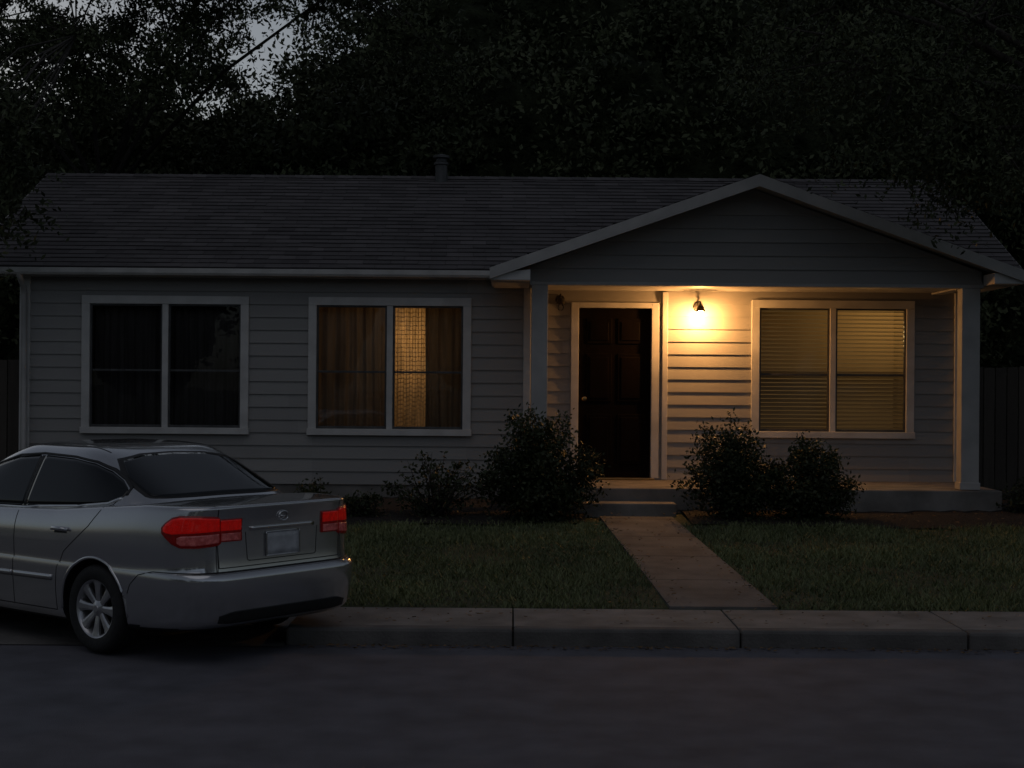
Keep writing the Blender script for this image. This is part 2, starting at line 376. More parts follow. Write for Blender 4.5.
for a,b in ((.21,.39),(4.96,5.16)):
    PO+=[(a,b,16.55,16.73,.62,2.845),(a-.012,b+.012,16.538,16.742,.621,.70)]
boxes('porch_posts',PO,M['soffit'],H,.005)
boxes('porch_beam',[(.19,5.20,16.57,16.71,2.847,2.885),(.22,.36,16.72,17.56,2.85,2.87),(4.98,5.12,16.72,17.85,2.85,2.87)],M['soffit'],H,.004)
gs=.356; GX=2.65; GT=4.03
def lim(z): w=(GT-.10-z)/gs; return GX-w,GX+w
siding('gable_siding',.19,5.20,2.886,GT-.12,16.60,[],lim)
mkobj('gable_backing',[(.195,16.606,2.888),(5.195,16.606,2.888),(5.195,16.606,GT-.095-gs*2.545),(GX,16.606,GT-.095),(.195,16.606,GT-.095-gs*2.455)],[(0,1,2,3,4)],M['siding'],H,shade=[.4])
def shingled(name,P0,u,v,lu,lv,n,exp=.14,tab=.32,parent=H):
    V=[];F=[];S=[];P0,u,v,n=map(Vector,(P0,u,v,n)); i=0; t=0
    while t<lv-1e-3:
        te=min(t+exp+.01,lv); off=(i%2)*tab*.5+random.uniform(-.02,.02); x=-off
        row=random.uniform(-.12,.12)
        while x<lu:
            a=max(0,x);b=min(lu,x+tab-.005)
            if b>a:
                h0=.014+random.uniform(-.003,.004);h1=.002;k=len(V);s=min(1,max(0,random.gauss(.5,.2)+row)); dj=random.uniform(-.006,.006)
                V+=[P0+u*a+v*(t+dj)+n*h0,P0+u*b+v*(t+dj)+n*h0,P0+u*b+v*te+n*h1,P0+u*a+v*te+n*h1,P0+u*a+v*(t+dj),P0+u*b+v*(t+dj)]
                F+=[(k,k+1,k+2,k+3),(k+4,k+5,k+1,k)];S+=[s,s*.3]
            x+=tab
        t+=exp;i+=1
    return mkobj(name,V,F,M['shingle'],parent,shade=S)
XL,XR=-6.4,5.95
ye,ze_,yr,zr=17.38,3.07,20.6,4.58
vl=math.hypot(yr-ye,zr-ze_); v=((0,(yr-ye)/vl,(zr-ze_)/vl)); n=(0,-(zr-ze_)/vl,(yr-ye)/vl)
shingled('main_roof_shingles',(XL,ye,ze_),(1,0,0),v,XR-XL,vl,n)
V=[]
for x in (XL+.01,XR-.01):
    V+=[(x,ye+.01,ze_-.002),(x,yr,zr-.004),(x,2*yr-ye,ze_),(x,2*yr-ye,ze_-.1),(x,yr,zr-.13),(x,ye+.01,ze_-.1)]
F=[(0,6,7,1),(1,7,8,2),(2,8,9,3),(3,9,10,4),(4,10,11,5),(5,11,6,0),(0,1,4,5),(1,2,3,4),(6,11,10,7),(7,10,9,8)]
mkobj('main_roof_deck',V,F,M['shingle'],H,shade=[.3]*10)
for x,nm in ((-5.70,'gable_end_wall'),(5.30,'gable_end_wall')):
    mkobj(nm,[(x,17.9,3.0),(x,23.3,3.0),(x,20.6,4.45)],[(0,1,2)],M['siding'],H,shade=[.5])
x=XL
capV=[];capF=[];capS=[]
while x<XR:
    k=len(capV);w=.28
    for q in (x,x+w): 
        hh=.02 if q==x else .012
        capV+=[(q,yr-.13,zr-.055+hh),(q,yr,zr+hh),(q,yr+.13,zr-.055+hh)]
    capF+=[(k,k+3,k+4,k+1),(k+1,k+4,k+5,k+2)];s=random.random();capS+=[s,s];x+=.2
mkobj('ridge_cap',capV,capF,M['shingle'],H,shade=capS)
V=[];F=[]
for x0,x1 in ((XL-.02,XL+.005),(XR-.005,XR+.02)):
    k=len(V)
    for x in (x0,x1): V+=[(x,ye,ze_-.01),(x,yr,zr-.01),(x,yr,zr-.15),(x,ye,ze_-.13)]
    F+=[(k,k+1,k+2,k+3),(k+4,k+7,k+6,k+5),(k,k+4,k+5,k+1),(k+3,k+2,k+6,k+7),(k,k+3,k+7,k+4)]
mkobj('rake_boards',V,F,M['siding'],H,shade=[.3]*len(F))
boxes('main_soffit',[(XL+.02,-.15,17.37,17.60,2.966,2.98),(5.2,XR-.02,17.37,17.88,2.966,2.98)],M['soffit'],H)
boxes('fascia',[(XL,-.13,17.355,17.378,2.96,3.06),(5.45,XR,17.355,17.378,2.96,3.06)],M['soffit'],H)
gp=[(17.354,3.05),(17.354,2.985),(17.33,2.972),(17.28,2.975),(17.262,3.0),(17.255,3.05),(17.262,3.052),(17.270,3.0),(17.285,2.985),(17.345,2.99)]
V=[(x,y,z) for x in (XL,-.14) for y,z in gp];m=len(gp)
mkobj('gutter',V,[(i,i+1,m+i+1,m+i) for i in range(m-1)]+[tuple(range(m)),tuple(range(2*m-1,m-1,-1))],M['trim'],H)
tubes('downspout',[([(-5.70,17.30,2.99),(-5.70,17.36,2.93),(-5.70,17.48,2.84),(-5.70,17.51,2.75),(-5.70,17.51,.55),(-5.70,17.42,.48)],[.035]*6)],M['soffit'],H,8)
yf,yb=16.18,19.75; EL=GX-2.89; ER=GX+2.89; EZ=GT-gs*2.89
cl=math.hypot(1,gs)
for sgn,nm in ((1,'porch_roof_shingles'),(-1,'porch_roof_shingles')):
    ex=EL if sgn>0 else ER
    vv=(sgn/cl,0,gs/cl); nn=(-sgn*gs/cl,0,1/cl)
    shingled(nm,(ex,yf-.02,EZ),(0,1,0),vv,yb-yf,2.89*cl,nn)
V=[];F=[]
for y in (yf+.01,yb):
    V+=[(EL+.01,y,EZ-.004),(GX,y,GT-.004),(ER-.01,y,EZ-.004),(ER-.01,y,EZ-.06),(GX,y,GT-.09),(EL+.01,y,EZ-.06)]
F=[(0,1,7,6),(1,2,8,7),(3,4,10,9),(4,5,11,10),(2,3,9,8),(5,0,6,11),(0,5,4,1),(1,4,3,2)]
mkobj('porch_roof_deck',V,F,M['soffit'],H)
V=[];F=[]
hb=.12
for (xa,za,xb,zb) in ((EL-.01,EZ,GX,GT),(GX,GT,ER+.01,EZ)):
    k=len(V)
    ha=hb+.008 if xa==GX else hb; hbb=hb+.008 if xb==GX else hb
    for y in (yf-.035,yf+.008): V+=[(xa,y,za+.002),(xb,y,zb+.002),(xb,y,zb-hbb),(xa,y,za-ha)]
    F+=[(k,k+3,k+2,k+1),(k+4,k+5,k+6,k+7),(k,k+1,k+5,k+4),(k+3,k+7,k+6,k+2)]
    F+=[(k,k+4,k+7,k+3)] if xa!=GX else [(k+1,k+2,k+6,k+5)]
mkobj('gable_rake_boards',V,F,M['soffit'],H)
boxes('porch_eaves',[(EL,EL+.02,yf+.01,17.35,EZ-.125,EZ-.01),(ER-.02,ER,yf+.01,17.35,EZ-.125,EZ-.01)],M['trim'],H)
boxes('porch_soffits',[(EL+.021,.188,yf+.01,17.55,2.872,2.882),(5.202,ER-.021,yf+.01,17.85,2.872,2.882)],M['soffit'],H)
mkobj('eave_returns',[(EL+.02,yf+.012,2.882),(.188,yf+.012,2.882),(.188,yf+.012,2.99),(EL+.02,yf+.012,2.95),(5.202,yf+.012,2.882),(ER-.02,yf+.012,2.882),(ER-.02,yf+.012,2.95),(5.202,yf+.012,2.99),(.188,16.58,2.882),(.188,16.58,2.99),(5.202,16.58,2.882),(5.202,16.58,2.99)],[(0,1,2,3),(4,5,6,7),(1,8,9,2),(4,7,11,10)],M['trim'],H)
lathe('roof_vent_pipe',[(0,.0),(.085,0),(.085,.30),(.105,.31),(.105,.335),(.075,.35),(.075,.39),(.115,.40),(.115,.43),(0,.46)],M['vent'],H,'z',20,(-.985,20.45,4.42))
def fixture(parent,x,z,lit):
    y=YW-.02; o=.24
    lathe('wall_plate',[(0,-.03),(.05,-.028),(.058,-.01),(.058,.004)],M['metal'],parent,'y',24,(x,y,z+.10))
    tubes('arm',[([(x,y-.02,z+.10),(x,y-.08,z+.15),(x,y-o+.02,z+.15),(x,y-o,z+.08)],[.010]*4)],M['metal'],parent,8)
    lathe('shade',[(.012,.09),(.03,.085),(.042,.06),(.052,.03),(.058,.015),(.054,.015),(.048,.03),(.036,.056),(.012,.08)],M['metal'],parent,'z',28,(x,y-o,z+.02))
    lathe('bulb',[(0,-.045),(.02,-.042),(.034,-.025),(.038,-.005),(.032,.018),(.018,.04),(.014,.06),(0,.06)],M['bulb'] if lit else M['glass'],parent,'z',20,(x,y-o,z))
L1=empty('porch_lamp'); fixture(L1,2.21,2.585,True)
L2=empty('porch_lamp'); fixture(L2,.565,2.66,False)
def fence(x0,x1,y):
    e=empty('wooden_fence'); L=[];x=x0
    while x<x1:
        L.append((x,x+.135,y,y+.02,.3,2.0+random.uniform(-.015,.015)));x+=.145
    boxes('boards',L,M['fence'],e,.003); boxes('rails',[(x0,x1,y+.021,y+.06,.6,.69),(x0,x1,y+.021,y+.06,1.6,1.69)],M['fence'],e)
fence(5.45,16,18.7); fence(-16,-5.85,18.7)

# ------------------------------------------------------------ shrubs
def shrub(name,x,y,w,h,n,leaf=.05,loose=.12,seed=0):
    e=empty(name); z0=gz(x,y)+.02; r=np.random.default_rng(seed); paths=[];C=[]
    ns=int(34*(w+.3))
    for i in range(ns):
        a=r.uniform(0,6.283); el=r.uniform(.0,1.45); 
        tip=Vector((math.cos(a)*math.cos(el)*w*.55,math.sin(a)*math.cos(el)*w*.5*.85,h*(.22+.76*math.sin(el))))*r.uniform(.75,1.08)
        b=Vector((r.normal(0,.05),r.normal(0,.05),0)); mid=b.lerp(tip,.5)+Vector((0,0,h*.04))
        paths.append(([Vector((x,y,z0))+q for q in (b,mid,tip)],[.009,.006,.002]))
        m=int(n/ns); t=r.beta(1.8,1.0,m)
        for tt in t:
            p=b.lerp(mid,tt*2) if tt<.5 else mid.lerp(tip,tt*2-1)
            s=loose*(.5+w*.4)*(1.35-.95*tt)
            C.append((x+p.x+r.normal(0,s),y+p.y+r.normal(0,s),max(z0+.02,z0+p.z+r.normal(0,s*.7))))
    C=np.array(C); tubes('stems',paths,M['bark'],e,5)
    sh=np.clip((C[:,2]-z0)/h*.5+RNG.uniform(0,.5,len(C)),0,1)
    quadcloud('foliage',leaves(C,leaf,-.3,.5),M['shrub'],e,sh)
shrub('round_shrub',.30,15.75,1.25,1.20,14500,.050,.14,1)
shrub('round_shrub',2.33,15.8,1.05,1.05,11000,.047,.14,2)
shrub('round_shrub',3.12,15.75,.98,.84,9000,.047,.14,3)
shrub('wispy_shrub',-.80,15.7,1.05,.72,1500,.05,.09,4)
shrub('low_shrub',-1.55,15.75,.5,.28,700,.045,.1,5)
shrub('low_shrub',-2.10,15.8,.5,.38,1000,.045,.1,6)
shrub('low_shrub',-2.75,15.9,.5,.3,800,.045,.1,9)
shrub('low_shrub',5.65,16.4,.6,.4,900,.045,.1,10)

# ------------------------------------------------------------ trees
def crown_pts(r,ncl,per,cl=.22,hollow=.35):
    cs=[]
    while len(cs)<ncl:
        p=r.uniform(-1,1,3); d=np.linalg.norm(p)
        if hollow<d<1 and p[1]<.55: cs.append(p)
    cs=np.array(cs); C=np.repeat(cs,per,0)+r.normal(0,1,(ncl*per,3))*np.repeat(r.uniform(cl*.5,cl*1.1,(ncl,1)),per,0)*np.array([1,1,.5])*.6
    sh=np.repeat(r.uniform(0,.6,ncl),per)+r.uniform(0,.4,ncl*per)
    return C,sh
DT_=empty('distant_trees'); AC=[];AS=[];TR=[];CV=[];CF=[]
bmi=bmesh.new(); bmesh.ops.create_icosphere(bmi,subdivisions=4,radius=1); IV=[v.co.copy() for v in bmi.verts]; IF=[tuple(v.index for v in f.verts) for f in bmi.faces]; bmi.free()
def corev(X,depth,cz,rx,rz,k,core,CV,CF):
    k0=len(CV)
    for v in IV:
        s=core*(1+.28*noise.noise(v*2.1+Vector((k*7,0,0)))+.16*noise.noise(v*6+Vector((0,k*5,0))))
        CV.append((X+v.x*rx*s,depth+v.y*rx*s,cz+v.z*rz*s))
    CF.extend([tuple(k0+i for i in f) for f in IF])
def dtree(pxx,top,depth,rx,k,low=2.2,core=.74):
    X=(pxx-512)/1500*depth; zt=1.75+(384-top)/1500*depth; cz=(zt+low)/2; rz=(zt-low)/2
    r=np.random.default_rng(50+k); C,sh=crown_pts(r,160,125,cl=.22,hollow=.55)
    C=C*np.array([rx,rx,rz])+np.array([X,depth,cz])
    keep=C[:,2]<1.75+(384+150)/1500*C[:,1]
    AC.append(C[keep]);AS.append(sh[keep])
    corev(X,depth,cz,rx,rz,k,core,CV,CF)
    TR.append(([(X,depth,.2),(X+.1,depth,cz*.6),(X,depth,zt*.7)],[.28,.2,.06]))
lst=[(-120,30,27,3.2),(-10,40,30,2.8),(95,60,29,2.6),(175,60,31,2.4),(235,104,28,2.0),(392,0,30,2.7),(440,-60,33,3.6),(410,85,27,2.6),
(550,-80,31,3.8),(520,50,27,2.8),(660,-90,32,3.8),(640,30,27.5,2.9),(790,-80,31,3.8),(765,40,27,2.9),(910,-90,32,3.8),(885,30,27,2.9),(1040,-60,30,3.8),
(320,108,26,2.0),(60,170,25.5,2.2),(180,170,26,1.9),(1130,0,27,3.4),(290,86,32,1.8),(470,-10,29,2.6),(600,-20,29,2.6),(730,-30,29,2.6),(850,-30,29,2.6),(960,-20,28,2.8)]
for k,(a,b,c,d) in enumerate(lst): dtree(a,b,c,d,k,core=.80 if a>450 else (.66 if a>340 else .6))
for k,(a,b,c,d) in enumerate([(-70,250,24,1.8),(25,300,24.5,1.4),(990,290,24.5,1.3),(1060,260,24,1.8),(1150,250,23,2.0),(-170,200,24,2)]): dtree(a,b,c,d,60+k,low=-.3,core=.9)
C=np.concatenate(AC); quadcloud('crowns',leaves(C,.13,.3,.5),M['leaf'],DT_,np.concatenate(AS)); tubes('trunks',TR,M['bark'],DT_,8)
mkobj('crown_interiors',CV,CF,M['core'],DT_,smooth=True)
# trees across the street (behind the viewer; seen only in reflections)
OT=empty('distant_trees'); CV2=[];CF2=[];TR2=[];AC2=[];AS2=[]
for i in range(15):
    X=-52+i*7.4+random.uniform(-1.5,1.5); Y=-22+random.uniform(-4,4); hh=random.uniform(5.5,9.5); rx=random.uniform(2.6,4.2)
    corev(X,Y,1.2+hh/2,rx,hh/2,100+i,.95,CV2,CF2); TR2.append(([(X,Y,0),(X,Y,2.5)],[.3,.2]))
    r=np.random.default_rng(300+i); C,sh=crown_pts(r,50,50,cl=.25,hollow=.7); C=C*np.array([rx,-rx,hh/2])+np.array([X,Y,1.2+hh/2]); AC2.append(C);AS2.append(sh)
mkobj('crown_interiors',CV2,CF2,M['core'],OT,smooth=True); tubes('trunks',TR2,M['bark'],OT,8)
quadcloud('crowns',leaves(np.concatenate(AC2),.3,.3,.5),M['leaf'],OT,np.concatenate(AS2))
def tree(name,base,cc,rad,per,leaf,seed,clumps=None,cl=.5,h0=None,tw=1):
    e=empty(name); r=np.random.default_rng(seed)
    cs=np.array(clumps); fork=Vector((base[0]+(cc[0]-base[0])*.35,base[1],h0 or cc[2]-rad[2]*.9)); paths=[]
    paths.append(([Vector(base),Vector(base).lerp(fork,.5)+Vector((.08,0,0)),fork],[.26,.2,.16]))
    limbs=[]
    for i in range(9):
        q=Vector(cs[int(r.integers(len(cs)))]); lp=[fork,fork.lerp(q,.35)+Vector((0,0,.5)),fork.lerp(q,.7)+Vector((0,0,.35)),q]
        limbs.append(lp); paths.append((lp,[.10*tw,.06*tw,.035*tw,.012]))
    for c in cs:
        c=Vector(c); best=min((p for lp in limbs for p in lp[1:]),key=lambda p:(p-c).length)
        mid=best.lerp(c,.5)+Vector((r.normal(0,.1),r.normal(0,.1),.12)); paths.append(([best,mid,c,c+(c-mid)*.4+Vector((0,0,-.1))],[.018*tw+.004,.012,.007,.003]))
    tubes('trunk_and_limbs',paths,M['bark'],e,6)
    C=[]
    for c in cs:
        nt=16
        for t in range(nt):
            d=r.normal(0,1,3); d[2]=d[2]*.45-.25; d/=np.linalg.norm(d); ln=cl*r.uniform(.6,1.5); m=per//nt
            s=r.uniform(0,1,(m,1))**.7; C.append(c+d*ln*s+np.array([0,0,-.25])*ln*s*s+r.normal(0,.06,(m,3)))
    C=np.concatenate(C); sh=r.uniform(0,1,len(C))
    quadcloud('foliage',leaves(C,leaf,.6,.42),M['leaf'],e,sh)
r=np.random.default_rng(3); cl=[]
def addpx(x,y,depth): cl.append(((x-512)/1500*depth,depth,1.75+(384-y)/1500*depth))
for i in range(78):
    x=r.uniform(-90,230);y=r.uniform(-110,110)
    addpx(x,y,r.uniform(22.5,25))
for i in range(28): addpx(r.uniform(205,350),r.uniform(-100,12),r.uniform(22.5,25))
for i in range(18): addpx(r.uniform(325,460),r.uniform(-100,70),r.uniform(22.5,25))
for i in range(10): addpx(r.uniform(-40,15),r.uniform(90,210),r.uniform(16.2,17))
for i in range(12): addpx(r.uniform(-30,200),r.uniform(20,110),r.uniform(22.5,25))
tree('deciduous_tree',(-7.4,23.9,.3),(-5,23.3,8),(4,2,2.5),500,.09,5,clumps=cl,cl=.55,h0=4.6,tw=.45)
cl=[]
for i in range(46): addpx(r.uniform(840,1120),r.uniform(-60,150),r.uniform(14.2,16.4))
for i in range(20): addpx(r.uniform(880,1080),r.uniform(110,190),r.uniform(14.2,15.6))
for i in range(16): addpx(r.uniform(740,860),r.uniform(-80,90),r.uniform(14.5,16.5))
tree('deciduous_tree',(8.2,15.6,.3),(5.5,15.4,6),(3,2,2.5),460,.065,6,clumps=cl,cl=.42,h0=3.4)

# ------------------------------------------------------------ car
PSI=math.radians(38)
CAR=empty('parked_car',(-2.18,10.20,.008)); CAR.scale=(.9,.9,.9)
CAR.rotation_euler=(0,0,math.pi-PSI)
def outline(n,a,b,N):
    t=np.linspace(0,2*math.pi,16001)[:-1]; c,s=np.cos(t),np.sin(t)
    X=np.sign(c)*np.abs(c)**(2/n)*a; Y=np.sign(s)*np.abs(s)**(2/n)*b
    P=np.stack([X,Y],1); d=np.linalg.norm(np.roll(P,-1,0)-P,axis=1); cum=np.concatenate([[0],np.cumsum(d)[:-1]]); tot=d.sum()
    u=np.arange(N)*tot/N; cx=np.interp(u,cum,P[:,0]); cy=np.interp(u,cum,P[:,1])
    return np.stack([cx,cy],1)/np.array([a,b])
def zfun(x,z):
    d=np.interp(x,[-1.1,-.5,0,.5,1.2,2.1,2.6,3.2,3.6],[0,0,-.035,-.075,-.095,-.11,-.16,-.27,-.36])
    up=np.interp(x,[-1.1,-.5,0],[.05,.02,0])*np.clip((.45-z)/.28,0,1)
    return z+d*np.clip((z-.62)/.42,0,1.1)+up
def loft(rings,n,N,zf=None):
    U=outline(n,2.3,.89,N); V=[];F=[]
    for z,hw,xr,xf in rings:
        a=(xf-xr)/2; xc=(xf+xr)/2
        for cx,sy in U:
            x=xc+a*cx;y=hw*sy; V.append((x,y,float(zf(x,z)) if zf else z))
    for i in range(len(rings)-1):
        for j in range(N): F.append((i*N+j,i*N+(j+1)%N,(i+1)*N+(j+1)%N,(i+1)*N+j))
    F.append(tuple(range(N))[::-1]); F.append(tuple((len(rings)-1)*N+j for j in range(N)))
    return V,F
def smooth_rings(R,k=3):
    out=[]
    R=np.array(R)
    for i in range(len(R)-1):
        p0=R[max(i-1,0)];p1=R[i];p2=R[i+1];p3=R[min(i+2,len(R)-1)]
        for t in np.linspace(0,1,k,endpoint=False):
            m1=(p2-p0)/2*.7;m2=(p3-p1)/2*.7
            out.append((2*t**3-3*t**2+1)*p1+(t**3-2*t**2+t)*m1+(-2*t**3+3*t**2)*p2+(t**3-t**2)*m2)
    out.append(R[-1]); return [tuple(o) for o in out]
low=[(.18,.76,-.86,3.37),(.205,.835,-.97,3.47),(.25,.862,-1.03,3.54),(.34,.876,-1.055,3.585),(.50,.892,-1.078,3.60),(.595,.894,-1.078,3.59)]
up=[(.618,.890,-1.058,3.575),(.632,.882,-1.010,3.54),(.78,.888,-1.0,3.52),(.90,.884,-.998,3.48),(.97,.873,-1.0,3.44),(1.03,.857,-1.01,3.40),(1.064,.842,-1.018,3.36),(1.078,.815,-1.005,3.30),(1.084,.75,-.93,3.2),(1.092,.50,-.7,3.0),(1.096,.2,-.5,2.8)]
RL=smooth_rings(low,3)+smooth_rings(up,3)
LV,LF=loft(RL,7.2,300,zfun)
gr=[(.90,.80,-.60,2.42),(1.0,.798,-.55,2.30),(1.06,.780,-.47,2.19),(1.20,.716,-.18,1.90),(1.32,.655,.07,1.64),(1.39,.612,.22,1.46),(1.432,.56,.34,1.34),(1.455,.47,.52,1.22),(1.468,.3,.70,1.08),(1.472,.12,.85,.98)]
RG=smooth_rings(gr,4); GV,GF=loft(RG,5.4,220)
bv=BVHTree.FromPolygons([Vector(v) for v in LV]+[Vector(v) for v in GV],LF+[tuple(i+len(LV) for i in f) for f in GF])
body=mkobj('body',LV,LF,M['paint'],None,smooth=True); body.data.materials.append(M['black'])
def cutter(x,s):
    V=[];F=[];n=72
    for y in (s*.56,s*1.2):
        for j in range(n): t=2*math.pi*j/n; V.append((x+.362*math.cos(t),y,.315+.362*math.sin(t)))
    for j in range(n): F.append((j,(j+1)%n,n+(j+1)%n,n+j))
    F.append(tuple(range(n))[::-1]);F.append(tuple(range(n,2*n)))
    o=mkobj('cut',V,F,None); bm=bmesh.new();bm.from_mesh(o.data);bmesh.ops.recalc_face_normals(bm,faces=bm.faces);bm.to_mesh(o.data);bm.free();return o
bm=bmesh.new();bm.from_mesh(body.data);bmesh.ops.recalc_face_normals(bm,faces=bm.faces);bm.to_mesh(body.data);bm.free()
WB=2.68
cs=[cutter(x,s) for x in (0,WB) for s in (1,-1)]
for c in cs:
    md=body.modifiers.new('c','BOOLEAN'); md.operation='DIFFERENCE'; md.object=c; md.solver='EXACT'
dg=bpy.context.evaluated_depsgraph_get(); me=bpy.data.meshes.new_from_object(body.evaluated_get(dg))
body.modifiers.clear(); body.data=me
for c in cs: bpy.data.objects.remove(c)
if len(me.materials)<2:
    me.materials.clear(); me.materials.append(M['paint']); me.materials.append(M['black'])
for p in me.polygons:
    p.use_smooth=True
    c=p.center; d=min(math.hypot(c.x-xx,c.z-.315) for xx in (0,WB))
    if (d<.361 and abs(c.y)<.565) or (abs(d-.361)<.004 and abs(p.normal.y)<.3): p.material_index=1
    elif c.z<.24 and p.normal.z<-.5: p.material_index=1
    else: p.material_index=0
me.set_sharp_from_angle(angle=math.radians(40)); body.parent=CAR
gh=mkobj('greenhouse',GV,GF,M['paint'],CAR,smooth=True)
bm=bmesh.new();bm.from_mesh(gh.data);bmesh.ops.recalc_face_normals(bm,faces=bm.faces);bm.to_mesh(gh.data);bm.free(); gh.data.set_sharp_from_angle(angle=math.radians(50))
def patch(name,grid,d,mat,off=.004,thick=.008,smooth=True):
    d=Vector(d).normalized(); V=[];ok=[];nr=len(grid);nc=len(grid[0])
    for row in grid:
        for p in row:
            h=bv.ray_cast(Vector(p),d)
            if h[0] is None: ok.append(False);V.append(Vector(p)+d*3)
            else:
                nn=h[1] if h[1].dot(d)<0 else -h[1]
                ok.append(True);V.append(h[0]+nn*off)
    F=[]
    for i in range(nr-1):
        for j in range(nc-1):
            q=(i*nc+j,i*nc+j+1,(i+1)*nc+j+1,(i+1)*nc+j)
            if all(ok[k] for k in q): F.append(q)
    o=mkobj(name,V,F,mat,CAR,smooth=smooth)
    bm=bmesh.new();bm.from_mesh(o.data)
    bm.normal_update()
    s=sum(f.normal.dot(d)*f.calc_area() for f in bm.faces)
    if s>0: bmesh.ops.reverse_faces(bm,faces=bm.faces)
    bm.to_mesh(o.data);bm.free()
    if thick:
        m=o.modifiers.new('s','SOLIDIFY'); m.thickness=thick; m.offset=-1
    return o
def sidep(name,xk,top,bot,mat,s,off=.004,nx=40,nz=10,thick=.008):
    xs=np.linspace(xk[0],xk[-1],nx); g=[]
    for k in range(nz+1):
        row=[]
        for x in xs:
            a=np.interp(x,xk,bot);b=np.interp(x,xk,top); row.append((x,3*s,a+(b-a)*k/nz))
        g.append(row)
    return patch(name,g,(0,-s,0),mat,off,thick)
def rearp(name,yk,top,bot,mat,sx=-1,off=.004,nx=40,nz=10,thick=.008):
    g=[]
    for k in range(nz+1):
        g.append([(5*sx if sx<0 else 6,y,np.interp(y,yk,bot)+(np.interp(y,yk,top)-np.interp(y,yk,bot))*k/nz) for y in np.linspace(yk[0],yk[-1],nx)])
    return patch(name,g,(-sx,0,0),mat,off,thick)
def cornerp(name,sk,top,bot,mat,s,off=.004,nx=40,nz=8,front=False):
    g=[]
    for k in range(nz+1):
        row=[]
        for q in np.linspace(sk[0],sk[-1],nx):
            z=np.interp(q,sk,bot)+(np.interp(q,sk,top)-np.interp(q,sk,bot))*k/nz
            if not front: row.append((q/2-2.8,s*(q/2+2.8),z))
            else: row.append((3.6+2.8-(q/2),s*(q/2+2.8),z))
        g.append(row)
    return patch(name,g,((1 if not front else -1),-s,0),mat,off)
def seam(name,pts,mode,s=1,w=.0035,mat=None,off=.0012,thick=0):
    P=[];n=0
    for a,b in zip(pts[:-1],pts[1:]):
        L=max(2,int(math.dist(a,b)/.02))
        for i in range(L): P.append((a[0]+(b[0]-a[0])*i/L,a[1]+(b[1]-a[1])*i/L))
    P.append(pts[-1]); rows=[[],[]]
    for i,p in enumerate(P):
        q0=P[max(0,i-1)];q1=P[min(len(P)-1,i+1)];dx,dz=q1[0]-q0[0],q1[1]-q0[1];l=math.hypot(dx,dz)+1e-9;nx_,nz_=-dz/l*w,dx/l*w
        for r_,sg in ((0,1),(1,-1)):
            a,z=p[0]+nx_*sg,p[1]+nz_*sg
            rows[r_].append((a,3*s,z) if mode=='side' else ((a,z,4) if mode=='top' else (-5,a,z)))
    return patch(name,rows,(0,-s,0) if mode=='side' else ((0,0,-1) if mode=='top' else (1,0,0)),mat or M['black'],off,thick)
